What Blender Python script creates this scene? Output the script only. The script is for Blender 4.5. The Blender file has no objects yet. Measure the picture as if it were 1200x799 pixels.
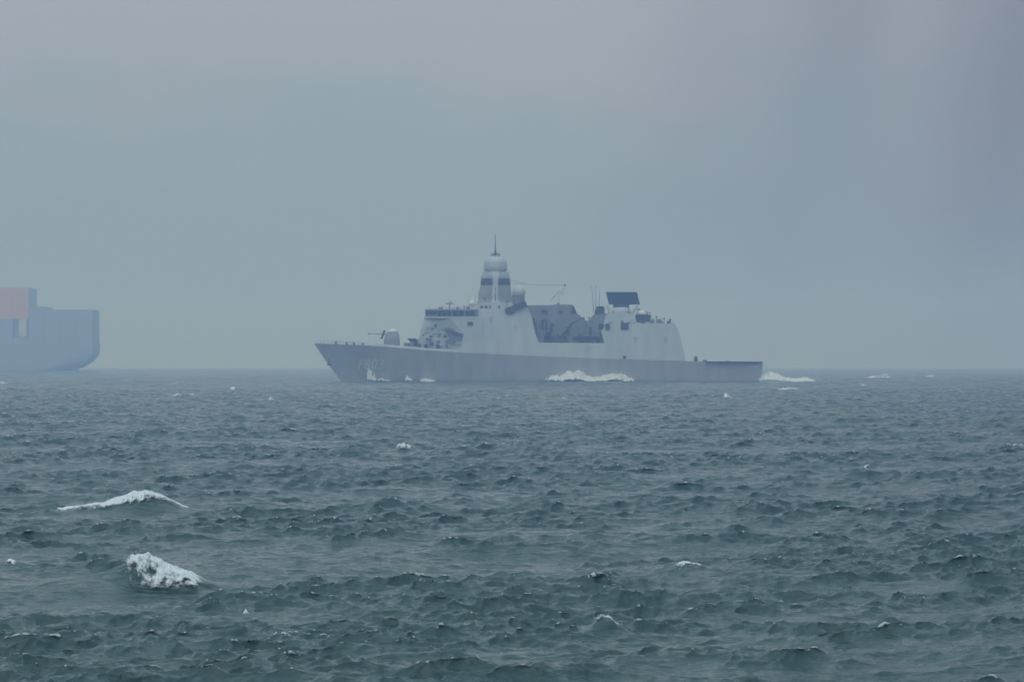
import bpy, bmesh, math, random
import numpy as np
from mathutils import Vector

scene = bpy.context.scene
COL = scene.collection
R = math.radians

# ------------------------------------------------------------------ camera
EYE = 5.85                       # eye height above mean sea level
F_PX = 3676.0                    # focal length in photo pixels (1200 wide)
cam_d = bpy.data.cameras.new('camera')
cam = bpy.data.objects.new('camera', cam_d)
COL.objects.link(cam)
cam.location = (0, 0, EYE)
cam.rotation_euler = (R(90), 0, 0)
cam_d.sensor_width = 36.0
cam_d.lens = 36.0 * F_PX / 1200.0
cam_d.shift_y = (426.0 - 399.5) / 1200.0
cam_d.clip_start = 0.5
cam_d.clip_end = 40000.0
scene.camera = cam

# ------------------------------------------------------------------ world, sun, exposure
SUN_EL, SUN_ROT = 52.0, 180.0
world = bpy.data.worlds.new('World')
scene.world = world
world.use_nodes = True
nt = world.node_tree
nt.nodes.clear()
def N(tree, typ, **kw):
    n = tree.nodes.new(typ)
    for k, v in kw.items():
        setattr(n, k, v)
    return n
def L(tree, a, b):
    tree.links.new(a, b)
w_out = N(nt, 'ShaderNodeOutputWorld')
w_bg = N(nt, 'ShaderNodeBackground')
w_bg.inputs['Strength'].default_value = 0.1
sky = N(nt, 'ShaderNodeTexSky', sky_type='NISHITA', sun_disc=False)
sky.sun_elevation = R(SUN_EL)
sky.sun_rotation = R(SUN_ROT)
sky.air_density = 1.0
sky.dust_density = 3.0
tc = N(nt, 'ShaderNodeTexCoord')
sep = N(nt, 'ShaderNodeSeparateXYZ')
L(nt, tc.outputs['Generated'], sep.inputs[0])
def wmath(op, a, b=None, clamp=False):
    m = N(nt, 'ShaderNodeMath', operation=op, use_clamp=clamp)
    for i, v in enumerate((a, b)):
        if v is None: continue
        if isinstance(v, (int, float)): m.inputs[i].default_value = v
        else: L(nt, v, m.inputs[i])
    return m.outputs[0]
# cloud tone: a low stratus deck, brighter overhead, rain shafts falling from it to the right
el = wmath('MAXIMUM', sep.outputs['Z'], 0.0)
lift = wmath('ADD', wmath('MULTIPLY', el, 1.9), 1.0)
slant = wmath('SUBTRACT', sep.outputs['X'], wmath('MULTIPLY', sep.outputs['Z'], 0.26))
cmb = N(nt, 'ShaderNodeCombineXYZ')
L(nt, wmath('MULTIPLY', slant, 15.0), cmb.inputs[0]); L(nt, sep.outputs['Y'], cmb.inputs[1]); L(nt, wmath('MULTIPLY', sep.outputs['Z'], 4.0), cmb.inputs[2])
shaft = N(nt, 'ShaderNodeTexNoise'); shaft.inputs['Scale'].default_value = 1.0
shaft.inputs['Detail'].default_value = 3.0; shaft.inputs['Roughness'].default_value = 0.45
shaft.inputs['Distortion'].default_value = 0.5
L(nt, cmb.outputs[0], shaft.inputs['Vector'])
mp2 = N(nt, 'ShaderNodeMapping'); mp2.inputs['Scale'].default_value = (9, 9, 26)
L(nt, tc.outputs['Generated'], mp2.inputs['Vector'])
bank = N(nt, 'ShaderNodeTexNoise'); bank.inputs['Scale'].default_value = 1.0
bank.inputs['Detail'].default_value = 6.0; bank.inputs['Roughness'].default_value = 0.5
L(nt, mp2.outputs[0], bank.inputs['Vector'])
right = N(nt, 'ShaderNodeMapRange', interpolation_type='SMOOTHSTEP')
right.inputs['From Min'].default_value = -0.02; right.inputs['From Max'].default_value = 0.15
L(nt, slant, right.inputs['Value'])
rainy = wmath('MULTIPLY', right.outputs[0], wmath('ADD', wmath('MULTIPLY', shaft.outputs['Fac'], 0.95), -0.10))
dim = wmath('SUBTRACT', 1.0, rainy)
tone = N(nt, 'ShaderNodeMix', data_type='RGBA')
tone.inputs['A'].default_value = (2.45, 3.25, 3.72, 1)
tone.inputs['B'].default_value = (3.08, 3.34, 3.98, 1)
bk = N(nt, 'ShaderNodeMapRange', interpolation_type='SMOOTHSTEP')
bk.inputs['From Min'].default_value = 0.060; bk.inputs['From Max'].default_value = 0.105
L(nt, wmath('ADD', sep.outputs['Z'], wmath('MULTIPLY', wmath('SUBTRACT', bank.outputs['Fac'], 0.5), 0.09)), bk.inputs['Value'])
rk = N(nt, 'ShaderNodeMapRange', interpolation_type='SMOOTHSTEP')
rk.inputs['From Min'].default_value = 0.03; rk.inputs['From Max'].default_value = 0.135
L(nt, wmath('ADD', slant, wmath('MULTIPLY', wmath('SUBTRACT', shaft.outputs['Fac'], 0.5), 0.10)), rk.inputs['Value'])
up = N(nt, 'ShaderNodeMapRange', interpolation_type='SMOOTHSTEP')
up.inputs['From Min'].default_value = 0.14; up.inputs['From Max'].default_value = 0.32
L(nt, sep.outputs['Z'], up.inputs['Value'])
L(nt, wmath('MULTIPLY', wmath('MAXIMUM', bk.outputs[0], rk.outputs[0]), wmath('SUBTRACT', 1.0, up.outputs[0])), tone.inputs['Factor'])
cl = N(nt, 'ShaderNodeMix', data_type='RGBA', blend_type='MULTIPLY')
cl.inputs['Factor'].default_value = 1.0
L(nt, tone.outputs['Result'], cl.inputs['A'])
vv = N(nt, 'ShaderNodeCombineColor')
glow = wmath('MULTIPLY', wmath('POWER', 2.718, wmath('MULTIPLY', el, -40.0)), 0.22)
k = wmath('MULTIPLY', wmath('ADD', lift, glow), dim)
for i in range(3): L(nt, k, vv.inputs[i])
L(nt, vv.outputs[0], cl.inputs['B'])
mixsky = N(nt, 'ShaderNodeMix', data_type='RGBA')
mixsky.inputs['Factor'].default_value = 0.95
L(nt, sky.outputs[0], mixsky.inputs['A'])
L(nt, cl.outputs['Result'], mixsky.inputs['B'])
L(nt, mixsky.outputs['Result'], w_bg.inputs['Color'])
L(nt, w_bg.outputs[0], w_out.inputs['Surface'])

sun_d = bpy.data.lights.new('sun', 'SUN')
sun_d.energy = 0.6
sun_d.angle = R(50)
sun_d.color = (1.0, 0.97, 0.93)
sun = bpy.data.objects.new('sun', sun_d)
COL.objects.link(sun)
sun.rotation_euler = (R(90 - SUN_EL), 0, R(SUN_ROT - 180))
sun.location = (0, 0, 300)

scene.render.engine = 'CYCLES'
cy = scene.cycles
cy.use_denoising = True
try:
    cy.denoiser = 'OPENIMAGEDENOISE'
    cy.denoising_input_passes = 'RGB_ALBEDO_NORMAL'
    cy.denoising_prefilter = 'ACCURATE'
except Exception:
    pass
cy.filter_width = 1.6
cy.max_bounces = 5
cy.diffuse_bounces = 2
cy.glossy_bounces = 3
cy.transmission_bounces = 2
cy.transparent_max_bounces = 8
cy.volume_bounces = 2
cy.volume_max_steps = 64
cy.caustics_reflective = False
cy.caustics_refractive = False
cy.sample_clamp_indirect = 4.0
vs = scene.view_settings
vs.view_transform = 'Standard'
vs.look = 'None'
vs.gamma = 1.0
vs.use_curve_mapping = False
vs.exposure = 0.0

# ------------------------------------------------------------------ helpers
def tag(o, label=None, cat=None, group=None, kind=None):
    if label: o['label'] = label
    if cat: o['category'] = cat
    if group: o['group'] = group
    if kind: o['kind'] = kind
    return o

def empty(name, loc=(0, 0, 0)):
    o = bpy.data.objects.new(name, None)
    o.empty_display_size = 1.0
    o.location = loc
    COL.objects.link(o)
    return o

class MB:
    """collects polygons; build() links them as ONE mesh object"""
    def __init__(self): self.v = []; self.f = []
    def add(self, verts, faces):
        b = len(self.v)
        self.v += [tuple(p) for p in verts]
        self.f += [tuple(i + b for i in f) for f in faces]
    def box(self, c, s, top=(1, 1), rz=0.0):
        x, y, z = s[0] / 2, s[1] / 2, s[2] / 2
        P = []
        ca, sa = math.cos(rz), math.sin(rz)
        for dz, (tx, ty) in ((-z, (1, 1)), (z, top)):
            for sx, sy in ((-1, -1), (1, -1), (1, 1), (-1, 1)):
                px, py = sx * x * tx, sy * y * ty
                P.append((c[0] + px * ca - py * sa, c[1] + px * sa + py * ca, c[2] + dz))
        self.add(P, [(3, 2, 1, 0), (4, 5, 6, 7), (0, 1, 5, 4), (1, 2, 6, 5), (2, 3, 7, 6), (3, 0, 4, 7)])
    def tube(self, a, b, r0, r1=None, n=8):
        r1 = r0 if r1 is None else r1
        a, b = Vector(a), Vector(b)
        d = (b - a).normalized()
        u = d.orthogonal().normalized(); w = d.cross(u)
        P = []
        for c, r in ((a, r0), (b, r1)):
            for i in range(n):
                t = 2 * math.pi * i / n
                P.append(c + u * (math.cos(t) * r) + w * (math.sin(t) * r))
        F = [(i, (i + 1) % n, n + (i + 1) % n, n + i) for i in range(n)]
        F += [tuple(range(n - 1, -1, -1)), tuple(range(n, 2 * n))]
        self.add(P, F)
    def sphere(self, c, r, sz=1.0, n=20, m=12, lo=-90):
        P = []; F = []
        for j in range(m + 1):
            t = R(lo + (90 - lo) * j / m)
            for i in range(n):
                p = 2 * math.pi * i / n
                P.append((c[0] + r * math.cos(t) * math.cos(p), c[1] + r * math.cos(t) * math.sin(p), c[2] + r * sz * math.sin(t)))
        for j in range(m):
            for i in range(n):
                F.append((j * n + i, j * n + (i + 1) % n, (j + 1) * n + (i + 1) % n, (j + 1) * n + i))
        F.append(tuple(range(n - 1, -1, -1)))
        self.add(P, F)
    def loft(self, rings):
        n = len(rings[0]); P = []; F = []
        for r in rings: P += r
        for j in range(len(rings) - 1):
            for i in range(n):
                F.append((j * n + i, j * n + (i + 1) % n, (j + 1) * n + (i + 1) % n, (j + 1) * n + i))
        F.append(tuple(range(n - 1, -1, -1)))
        F.append(tuple(range((len(rings) - 1) * n, len(rings) * n)))
        self.add(P, F)
    def prism(self, poly, hw):
        """side elevation polygon (x, z) extruded to +-hw(x, z)"""
        n = len(poly)
        P = [(x, -hw(x, z), z) for x, z in poly] + [(x, hw(x, z), z) for x, z in poly]
        F = [tuple(range(n)), tuple(range(2 * n - 1, n - 1, -1))]
        F += [(i, n + i, n + (i + 1) % n, (i + 1) % n) for i in range(n)]
        self.add(P, F)
    def slab(self, poly, y0, y1):
        """side elevation polygon (x, z) between two y values"""
        n = len(poly)
        P = [(x, y0, z) for x, z in poly] + [(x, y1, z) for x, z in poly]
        F = [tuple(range(n)), tuple(range(2 * n - 1, n - 1, -1))]
        F += [(i, n + i, n + (i + 1) % n, (i + 1) % n) for i in range(n)]
        self.add(P, F)
    def build(self, name, mat, parent=None, smooth=False, bevel=0.0, loc=None):
        me = bpy.data.meshes.new(name)
        bm = bmesh.new()
        vs_ = [bm.verts.new(p) for p in self.v]
        for f in self.f:
            try: bm.faces.new([vs_[i] for i in f])
            except ValueError: pass
        bmesh.ops.triangulate(bm, faces=[f for f in bm.faces if len(f.verts) > 4])
        bmesh.ops.recalc_face_normals(bm, faces=bm.faces)
        bm.to_mesh(me); bm.free()
        me.materials.append(mat)
        if smooth:
            me.polygons.foreach_set('use_smooth', [True] * len(me.polygons))
        o = bpy.data.objects.new(name, me)
        COL.objects.link(o)
        if parent: o.parent = parent
        if loc: o.location = loc
        if bevel:
            b = o.modifiers.new('bevel', 'BEVEL'); b.width = bevel; b.segments = 2; b.limit_method = 'ANGLE'
        return o

def paint(name, col, rough=0.5, var=0.12, scale=0.35, streak=True, metal=0.0):
    m = bpy.data.materials.new(name); m.use_nodes = True
    t = m.node_tree; b = t.nodes['Principled BSDF']
    b.inputs['Roughness'].default_value = rough
    b.inputs['Metallic'].default_value = metal
    g = N(t, 'ShaderNodeTexCoord')
    mpn = N(t, 'ShaderNodeMapping'); mpn.inputs['Scale'].default_value = (1.0, 1.0, 0.18 if streak else 1.0)
    L(t, g.outputs['Object'], mpn.inputs['Vector'])
    nz = N(t, 'ShaderNodeTexNoise'); nz.inputs['Scale'].default_value = scale; nz.inputs['Detail'].default_value = 6
    L(t, mpn.outputs[0], nz.inputs['Vector'])
    r = N(t, 'ShaderNodeValToRGB')
    r.color_ramp.elements[0].position = 0.3; r.color_ramp.elements[1].position = 0.7
    r.color_ramp.elements[0].color = tuple(c * (1 - var) for c in col) + (1,)
    r.color_ramp.elements[1].color = tuple(min(1, c * (1 + var)) for c in col) + (1,)
    L(t, nz.outputs['Fac'], r.inputs['Fac'])
    L(t, r.outputs[0], b.inputs['Base Color'])
    return m

M = {
    'hull':   paint('hull_grey', (0.40, 0.41, 0.46), 0.55),
    'upper':  paint('upper_grey', (0.46, 0.52, 0.56), 0.5),
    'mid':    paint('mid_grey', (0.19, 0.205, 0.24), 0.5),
    'deck':   paint('deck_grey', (0.10, 0.11, 0.115), 0.85, streak=False),
    'black':  paint('radar_black', (0.012, 0.018, 0.024), 0.9, streak=False),
    'soot':   paint('sooty_grey', (0.03, 0.035, 0.045), 0.7),
    'dark':   paint('dark_fittings', (0.05, 0.055, 0.065), 0.6),
    'white':  paint('white_radome', (0.78, 0.78, 0.79), 0.35, 0.03),
    'pale':   paint('pale_radome', (0.50, 0.49, 0.51), 0.4, 0.05),
    'glass':  paint('bridge_glass', (0.012, 0.018, 0.026), 0.1, streak=False),
    'letter': paint('pennant_white', (0.64, 0.66, 0.69), 0.6),
    'mast':   paint('mast_grey', (0.29, 0.31, 0.36), 0.5),
    'wire':   paint('wire_grey', (0.12, 0.12, 0.12), 0.6, streak=False),
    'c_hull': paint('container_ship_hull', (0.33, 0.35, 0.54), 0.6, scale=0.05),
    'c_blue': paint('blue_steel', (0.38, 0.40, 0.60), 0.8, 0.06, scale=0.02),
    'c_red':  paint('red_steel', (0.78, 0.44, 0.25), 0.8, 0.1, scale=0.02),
    'c_pale': paint('pale_deckhouse', (0.62, 0.64, 0.60), 0.5),
    'buoy':   paint('white_buoy', (0.85, 0.86, 0.84), 0.35, 0.03),
    'brass':  paint('buoy_collar', (0.10, 0.10, 0.10), 0.5),
}

# ------------------------------------------------------------------ sea: a short-crested wind sea from several spectral bands
rng = np.random.default_rng(11)
WIND = (0.42, -0.91)
def tile(N_, Lm, lo, hi, sig, wind=WIND, power=2.0, chop=1.0, seed=1):
    r = np.random.default_rng(seed)
    k1 = 2 * np.pi * np.fft.fftfreq(N_, d=Lm / N_)
    kx, ky = np.meshgrid(k1, k1, indexing='ij')
    kk = np.sqrt(kx**2 + ky**2); kk[0, 0] = 1.0
    lam = 2 * np.pi / kk
    band = 1 / (1 + (lo / lam)**8) * 1 / (1 + (lam / hi)**8)
    cosw = (kx * wind[0] + ky * wind[1]) / kk
    D = 0.06 + np.where(cosw > 0, cosw, 0.25 * np.abs(cosw))**power
    amp = np.sqrt(band * D) / kk**2
    amp[0, 0] = 0
    h = (r.normal(size=(N_, N_)) + 1j * r.normal(size=(N_, N_))) * amp
    z = np.real(np.fft.ifft2(h)); s = sig / z.std(); h = h * s; z = z * s
    dx = np.real(np.fft.ifft2(1j * kx / kk * h)) * chop
    dy = np.real(np.fft.ifft2(1j * ky / kk * h)) * chop
    jx = np.real(np.fft.ifft2(-kx * kx / kk * h)) * chop
    jy = np.real(np.fft.ifft2(-ky * ky / kk * h)) * chop
    return dict(L=Lm, N=N_, lam=math.sqrt(lo * hi), ch=np.stack([dx, dy, z, jx + jy], -1).astype(np.float32))
TILES = [
    tile(256, 233.0, 7.0, 26.0, 0.100, power=2.5, chop=0.9, seed=3),
    tile(256, 97.0, 2.6, 7.0, 0.080, power=2.8, chop=1.0, seed=5),
    tile(256, 37.0, 0.80, 2.3, 0.0430, power=2.6, chop=1.15, seed=7),
    tile(256, 17.3, 0.36, 0.95, 0.0215, power=2.0, chop=1.1, seed=9),
    tile(256, 7.9, 0.15, 0.36, 0.0085, power=0.8, chop=0.9, seed=13),
]
ROW, ROW_FAR, NEAR = 0.0012, 0.0018, 700.0
RIDGES = []     # (x, y, along-crest half length, across half width, height, crest angle)

def sample(t, x, y):
    n = t['N']; u = x / t['L'] * n; v = y / t['L'] * n
    i0 = np.floor(u).astype(np.int64); j0 = np.floor(v).astype(np.int64)
    fu = (u - i0).astype(np.float32)[..., None]; fv = (v - j0).astype(np.float32)[..., None]
    i0 %= n; j0 %= n; i1 = (i0 + 1) % n; j1 = (j0 + 1) % n
    c = t['ch']
    return (c[i0, j0] * (1 - fu) + c[i1, j0] * fu) * (1 - fv) + (c[i0, j1] * (1 - fu) + c[i1, j1] * fu) * fv

def sea(x, y):
    """rest position -> displaced position and compression (the wave field of the place)"""
    d = np.abs(y) + 1.0
    out = np.zeros(x.shape + (4,), np.float32)
    rough = None
    row = np.where(d < NEAR, ROW, ROW_FAR)
    for i, t in enumerate(TILES):
        w = np.clip((t['lam'] / (row * d) - 0.8) / 1.2, 0, 1)
        w = np.where(np.abs(x) > 0.4 * d + 30, 0, w) * np.clip((y - 5) / 20, 0, 1)
        smp = sample(t, x, y)
        if i == 1: rough = np.clip(1.0 + 0.55 * smp[..., 2] / 0.07 + 0.5 * sample(TILES[0], x * 0.61 + 40, y * 0.61 + 9)[..., 2] / 0.1, 0.62, 1.65)
        if i >= 2: w = w * rough            # short waves are steeper on the long crests and in the gusts
        if i >= 1:                          # and are swept smooth where a crest breaks
            for (rx, ry, la, wa, hh, ang) in RIDGES:
                w = w * (1 - 0.75 * np.exp(-((x - rx) / (la * 1.5))**2 - ((y - ry + wa) / (wa * 3.0))**2))
        out += smp * w[..., None].astype(np.float32)
    px, py, pz = x + out[..., 0], y + out[..., 1], out[..., 2].copy()
    for (rx, ry, la, wa, hh, ang) in RIDGES:
        ca, sa = math.cos(ang), math.sin(ang)
        u = (x - rx) * ca + (y - ry) * sa
        v = -(x - rx) * sa + (y - ry) * ca
        vv_ = np.where(v < 0, v / (wa * 0.55), v / (wa * 1.3))
        pz = pz + hh * np.exp(-(u / la)**2 - vv_**2)
    return px, py, pz, out[..., 3]

def dist(py): return EYE * F_PX / (py - 426.0)
def wx(px, d): return (px - 600.0) * d / F_PX

# breaking waves seen near the camera raise the sea under them
def ridge(px, py, half_px, width, hpx, ang=0.0):
    d = dist(py)
    RIDGES.append((wx(px, d), d, half_px * d / F_PX, width, hpx * d / F_PX, ang))
ridge(172, 601, 40, 2.0, 19, R(4))
ridge(110, 602, 50, 1.8, 6, 0)
ridge(170, 690, 36, 1.4, 28, R(-2))
ridge(222, 690, 30, 1.2, 13, 0)
ridge(105, 693, 60, 1.9, 13, R(12))
ridge(713, 744, 20, 0.7, 17, 0)
ridge(798, 673, 30, 1.1, 11, 0)
ridge(8, 668, 30, 1.2, 9, R(10))
ridge(473, 529, 16, 2.2, 4, 0)

ds = [-400.0, -120.0, -30.0, 0.0, 15.0, 26.0, 33.0]
d = 37.0
while d < 4000.0:
    ds.append(d); d *= (1 + ROW) if d < NEAR else (1 + ROW_FAR)
ds = np.array(ds + [4000.0])
core = np.linspace(-0.205, 0.205, 881)
side = np.concatenate([0.206 + np.arange(180) * 0.0013, 0.44 + np.cumsum(np.geomspace(0.002, 0.12, 20))])
ts = np.concatenate([-side[::-1], core, side])
wd = np.sqrt(ds**2 + 30.0**2)
X = ts[None, :] * wd[:, None]
Y = np.repeat(ds[:, None], len(ts), 1)
PXs, PYs, PZs, JAC = sea(X, Y)
JT = float(np.percentile(-JAC[(Y > 50) & (Y < 200) & (np.abs(X) < 0.17 * Y)], 99.3))
JF = float(np.percentile(-JAC[(Y > 300) & (Y < 900) & (np.abs(X) < 0.17 * Y)], 99.3))
print('foam threshold', JT, JF)
JAC = JAC / (JT + (JF - JT) * np.clip((Y - 120) / 400, 0, 1))
nr, nc = X.shape
for (ax_, ay_, ll_, ww_, st) in ((wx(192, dist(688)), dist(688) + 1.0, 1.5, 2.6, 0.62), (wx(120, dist(690)), dist(690) + 0.5, 1.6, 1.6, .35), (wx(165, dist(601)), dist(601) + 2.5, 3.2, 4.5, .5), (wx(712, dist(744)), dist(744), .4, .9, .4),
                             (wx(250, dist(690)), dist(690) - 1.6, 1.4, 1.2, .45), (wx(345, dist(748)), dist(748), .7, 1.6, .62), (wx(810, dist(674)), dist(674), .6, 1.8, .6), (wx(930, dist(702)), dist(702), .6, 1.4, .55)):
    JAC = JAC - st * np.exp(-((X - ax_) / ll_)**2 - ((Y - ay_) / ww_)**2)
co = np.stack([PXs, PYs, PZs], -1).reshape(-1, 3).astype(np.float32)
idx = np.arange(nr * nc, dtype=np.int32).reshape(nr, nc)
quads = np.stack([idx[:-1, :-1], idx[:-1, 1:], idx[1:, 1:], idx[1:, :-1]], -1).reshape(-1, 4)
me = bpy.data.meshes.new('sea')
me.vertices.add(len(co)); me.vertices.foreach_set('co', co.ravel())
me.loops.add(quads.size); me.loops.foreach_set('vertex_index', quads.ravel())
me.polygons.add(len(quads))
me.polygons.foreach_set('loop_start', np.arange(0, quads.size, 4, dtype=np.int32))
me.polygons.foreach_set('use_smooth', np.ones(len(quads), bool))
at = me.attributes.new('foam', 'FLOAT', 'POINT')
at.data.foreach_set('value', (-JAC).ravel().astype(np.float32))
me.update()
sea_o = bpy.data.objects.new('sea', me); COL.objects.link(sea_o)
tag(sea_o, 'choppy grey green open sea reaching to the misty horizon', 'sea', kind='structure')

def water_material():
    m = bpy.data.materials.new('sea_water'); m.use_nodes = True
    t = m.node_tree; b = t.nodes['Principled BSDF']; out = t.nodes['Material Output']
    b.inputs['Base Color'].default_value = (0.040, 0.084, 0.088, 1)
    b.inputs['Roughness'].default_value = 0.07
    b.inputs['IOR'].default_value = 1.333
    g = N(t, 'ShaderNodeTexCoord')
    def noise(sc, detail, stretch, rough=0.6):
        mpn = N(t, 'ShaderNodeMapping'); mpn.inputs['Scale'].default_value = stretch
        mpn.inputs['Rotation'].default_value = (0, 0, R(-20))
        L(t, g.outputs['Object'], mpn.inputs['Vector'])
        nz = N(t, 'ShaderNodeTexNoise'); nz.inputs['Scale'].default_value = sc
        nz.inputs['Detail'].default_value = detail; nz.inputs['Roughness'].default_value = rough
        L(t, mpn.outputs[0], nz.inputs['Vector'])
        return nz.outputs['Fac']
    b0 = N(t, 'ShaderNodeBump'); b0.inputs['Strength'].default_value = 1.0; b0.inputs['Distance'].default_value = 0.75
    L(t, noise(0.33, 4, (0.6, 1.0, 0.5)), b0.inputs['Height'])
    sp = N(t, 'ShaderNodeSeparateXYZ'); L(t, g.outputs['Object'], sp.inputs[0])
    far = N(t, 'ShaderNodeMapRange'); far.inputs['From Min'].default_value = 200; far.inputs['From Max'].default_value = 1000
    far.inputs['To Min'].default_value = 0.6; far.inputs['To Max'].default_value = 2.6
    L(t, sp.outputs['Y'], far.inputs['Value']); L(t, far.outputs[0], b0.inputs['Distance'])
    b1 = N(t, 'ShaderNodeBump'); b1.inputs['Strength'].default_value = 1.0; b1.inputs['Distance'].default_value = 0.10
    L(t, noise(1.3, 5, (0.7, 1.0, 0.5)), b1.inputs['Height'])
    L(t, b0.outputs[0], b1.inputs['Normal'])
    b2 = N(t, 'ShaderNodeBump'); b2.inputs['Strength'].default_value = 1.0; b2.inputs['Distance'].default_value = 0.034
    L(t, noise(7.0, 4, (0.7, 1.0, 0.5)), b2.inputs['Height'])
    L(t, b1.outputs[0], b2.inputs['Normal'])
    L(t, b2.outputs[0], b.inputs['Normal'])
    # foam on the sharpest crests, broken up into flecks
    fo = N(t, 'ShaderNodeBsdfDiffuse'); fo.inputs['Color'].default_value = (0.62, 0.65, 0.66, 1)
    a = N(t, 'ShaderNodeAttribute', attribute_name='foam')
    nz = noise(3.0, 6, (0.6, 1.0, 1.0), 0.7)
    ma = N(t, 'ShaderNodeMath', operation='MULTIPLY_ADD'); ma.inputs[1].default_value = 0.8
    L(t, nz, ma.inputs[0]); L(t, a.outputs['Fac'], ma.inputs[2])
    mr = N(t, 'ShaderNodeMapRange', interpolation_type='SMOOTHSTEP')
    mr.inputs['From Min'].default_value = 1.42; mr.inputs['From Max'].default_value = 1.6
    mr.inputs['To Max'].default_value = 0.9
    L(t, ma.outputs[0], mr.inputs['Value'])
    mx = N(t, 'ShaderNodeMixShader')
    L(t, mr.outputs[0], mx.inputs[0]); L(t, b.outputs[0], mx.inputs[1]); L(t, fo.outputs[0], mx.inputs[2])
    L(t, mx.outputs[0], out.inputs['Surface'])
    return m
me.materials.append(water_material())

# ------------------------------------------------------------------ haze: one closed box of air round camera and scene
def make_haze():
    m = bpy.data.materials.new('sea_haze'); m.use_nodes = True
    t = m.node_tree; t.nodes.clear()
    o = N(t, 'ShaderNodeOutputMaterial'); v = N(t, 'ShaderNodeVolumePrincipled')
    v.inputs['Color'].default_value = (0.37, 0.56, 0.97, 1)
    v.inputs['Absorption Color'].default_value = (1, 1, 1, 1)
    v.inputs['Density'].default_value = 0.00071
    v.inputs['Anisotropy'].default_value = 0.0
    L(t, v.outputs[0], o.inputs['Volume'])
    try: m.cycles.homogeneous_volume = True
    except Exception: pass
    b = MB(); b.box((0, 1850, 43.5), (9000, 4700, 93))
    h = b.build('haze', m)
    tag(h, 'thin blue grey sea haze filling the air', 'haze', kind='stuff')
    return h
make_haze()

# ------------------------------------------------------------------ frigate
S = 0.272
def PX(px): return (px - 600.0) * S
def PZ(py): return (447.5 - py) * S
def P(*pts): return [(PX(a), PZ(b)) for a, b in pts]
DECK = [(366, 402), (400, 403.4), (440, 405.3), (470, 407.8), (500, 410.4), (540, 413), (600, 416), (650, 418.2),
        (700, 419.9), (760, 421.8), (820, 423.6), (895, 424)]
DX = np.array([PX(a) for a, b in DECK]); DZ = np.array([PZ(b) for a, b in DECK])
STEM = [(-3.0, PX(403)), (PZ(447), PX(398.5)), (PZ(437), PX(390.5)), (PZ(424), PX(380.5)), (PZ(402), PX(366)), (99, PX(366))]
STERN = [(-3.0, PX(880)), (PZ(447), PX(889)), (PZ(440), PX(893)), (PZ(424), PX(894.5)), (99, PX(894.5))]
def zdeck(x): return float(np.interp(x, DX, DZ))
def xstem(z): return float(np.interp(z, [a for a, b in STEM], [b for a, b in STEM]))
def xstern(z): return float(np.interp(z, [a for a, b in STERN], [b for a, b in STERN]))
def hb_deck(x):
    s = max(0.0, x - PX(366))
    return 0.12 + 8.55 * (1 - math.exp(-s / 14.0)) * (1 - 0.10 * max(0, (x - 35) / 45)**2)
def hb(x, z):
    """half breadth of the hull side"""
    s = max(0.0, x - xstem(z))
    wl = 0.06 + 7.85 * (1 - math.exp(-(s / 26.0)**1.15)) * (1 - 0.10 * max(0, (x - 35) / 45)**2)
    dk = 0.12 + 8.55 * (1 - math.exp(-s / 14.0)) * (1 - 0.10 * max(0, (x - 35) / 45)**2)
    t = max(0.0, min(1.0, z / max(0.5, zdeck(x))))
    if z < 0: wl *= 1 + 0.12 * z
    return wl + (dk - wl) * t**1.15
def flush(slope=0.14, inset=0.0):
    return lambda x, z: hb_deck(x) - inset - slope * max(0.0, z - zdeck(x))

frigate = empty('frigate', (0, 1008.5, 0))
tag(frigate, 'grey naval frigate with a domed mast and black slab radar, steaming left', 'warship')

def build_hull():
    xs = PX(366) + (PX(894.5) - PX(366)) * np.linspace(0, 1, 90)**1.25
    fr = np.linspace(0, 1, 15)
    V = []; F = []
    for sgn in (-1, 1):
        base = len(V)
        for xd in xs:
            zd = zdeck(xd)
            for f in fr:
                z = -2.5 + f * (zd + 2.5)
                q = (xd - xs[0]) / (xs[-1] - xs[0])
                a, e = xstem(z), xstern(z)
                x = a + q * (e - a)
                V.append((x, sgn * hb(x, z), z))
        m = len(fr)
        for i in range(len(xs) - 1):
            for j in range(m - 1):
                q = (base + i * m + j, base + (i + 1) * m + j, base + (i + 1) * m + j + 1, base + i * m + j + 1)
                F.append(q if sgn < 0 else q[::-1])
    half = len(xs) * len(fr); m = len(fr)
    for j in range(m - 1):                      # stem and transom
        F.append((j, j + 1, half + j + 1, half + j))
        b = (len(xs) - 1) * m
        F.append((b + j, half + b + j, half + b + j + 1, b + j + 1))
    mb = MB(); mb.add(V, F)
    return mb.build('hull', M['hull'], frigate, smooth=True)
hull = build_hull()
mod = hull.modifiers.new('split', 'EDGE_SPLIT'); mod.split_angle = R(40)
b = MB()
xs = np.linspace(PX(366.5), PX(894), 70); V = []
for x in xs: V += [(x, -hb_deck(x) + 0.05, zdeck(x) - 0.03), (x, hb_deck(x) - 0.05, zdeck(x) - 0.03)]
b.add(V, [(2 * i, 2 * i + 2, 2 * i + 3, 2 * i + 1) for i in range(len(xs) - 1)])
b.build('deck', M['deck'], frigate)
# rubbing strake line at the deck edge aft: flight deck nets
b = MB()
for sg in (-1, 1):
    for i in range(22):
        x0 = PX(827 + i * 3.0); x1 = x0 + 2.9 * S
        y = sg * (hb_deck(x0) + 0.55)
        b.box(((x0 + x1) / 2, y, zdeck(x0) + 0.02), (x1 - x0 - 0.05, 1.2, 0.14))
        b.box((x0, y, zdeck(x0) - 0.15), (0.12, 1.1, 0.25))
    b.build('safety_net', M['dark'], frigate); b = MB()
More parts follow.
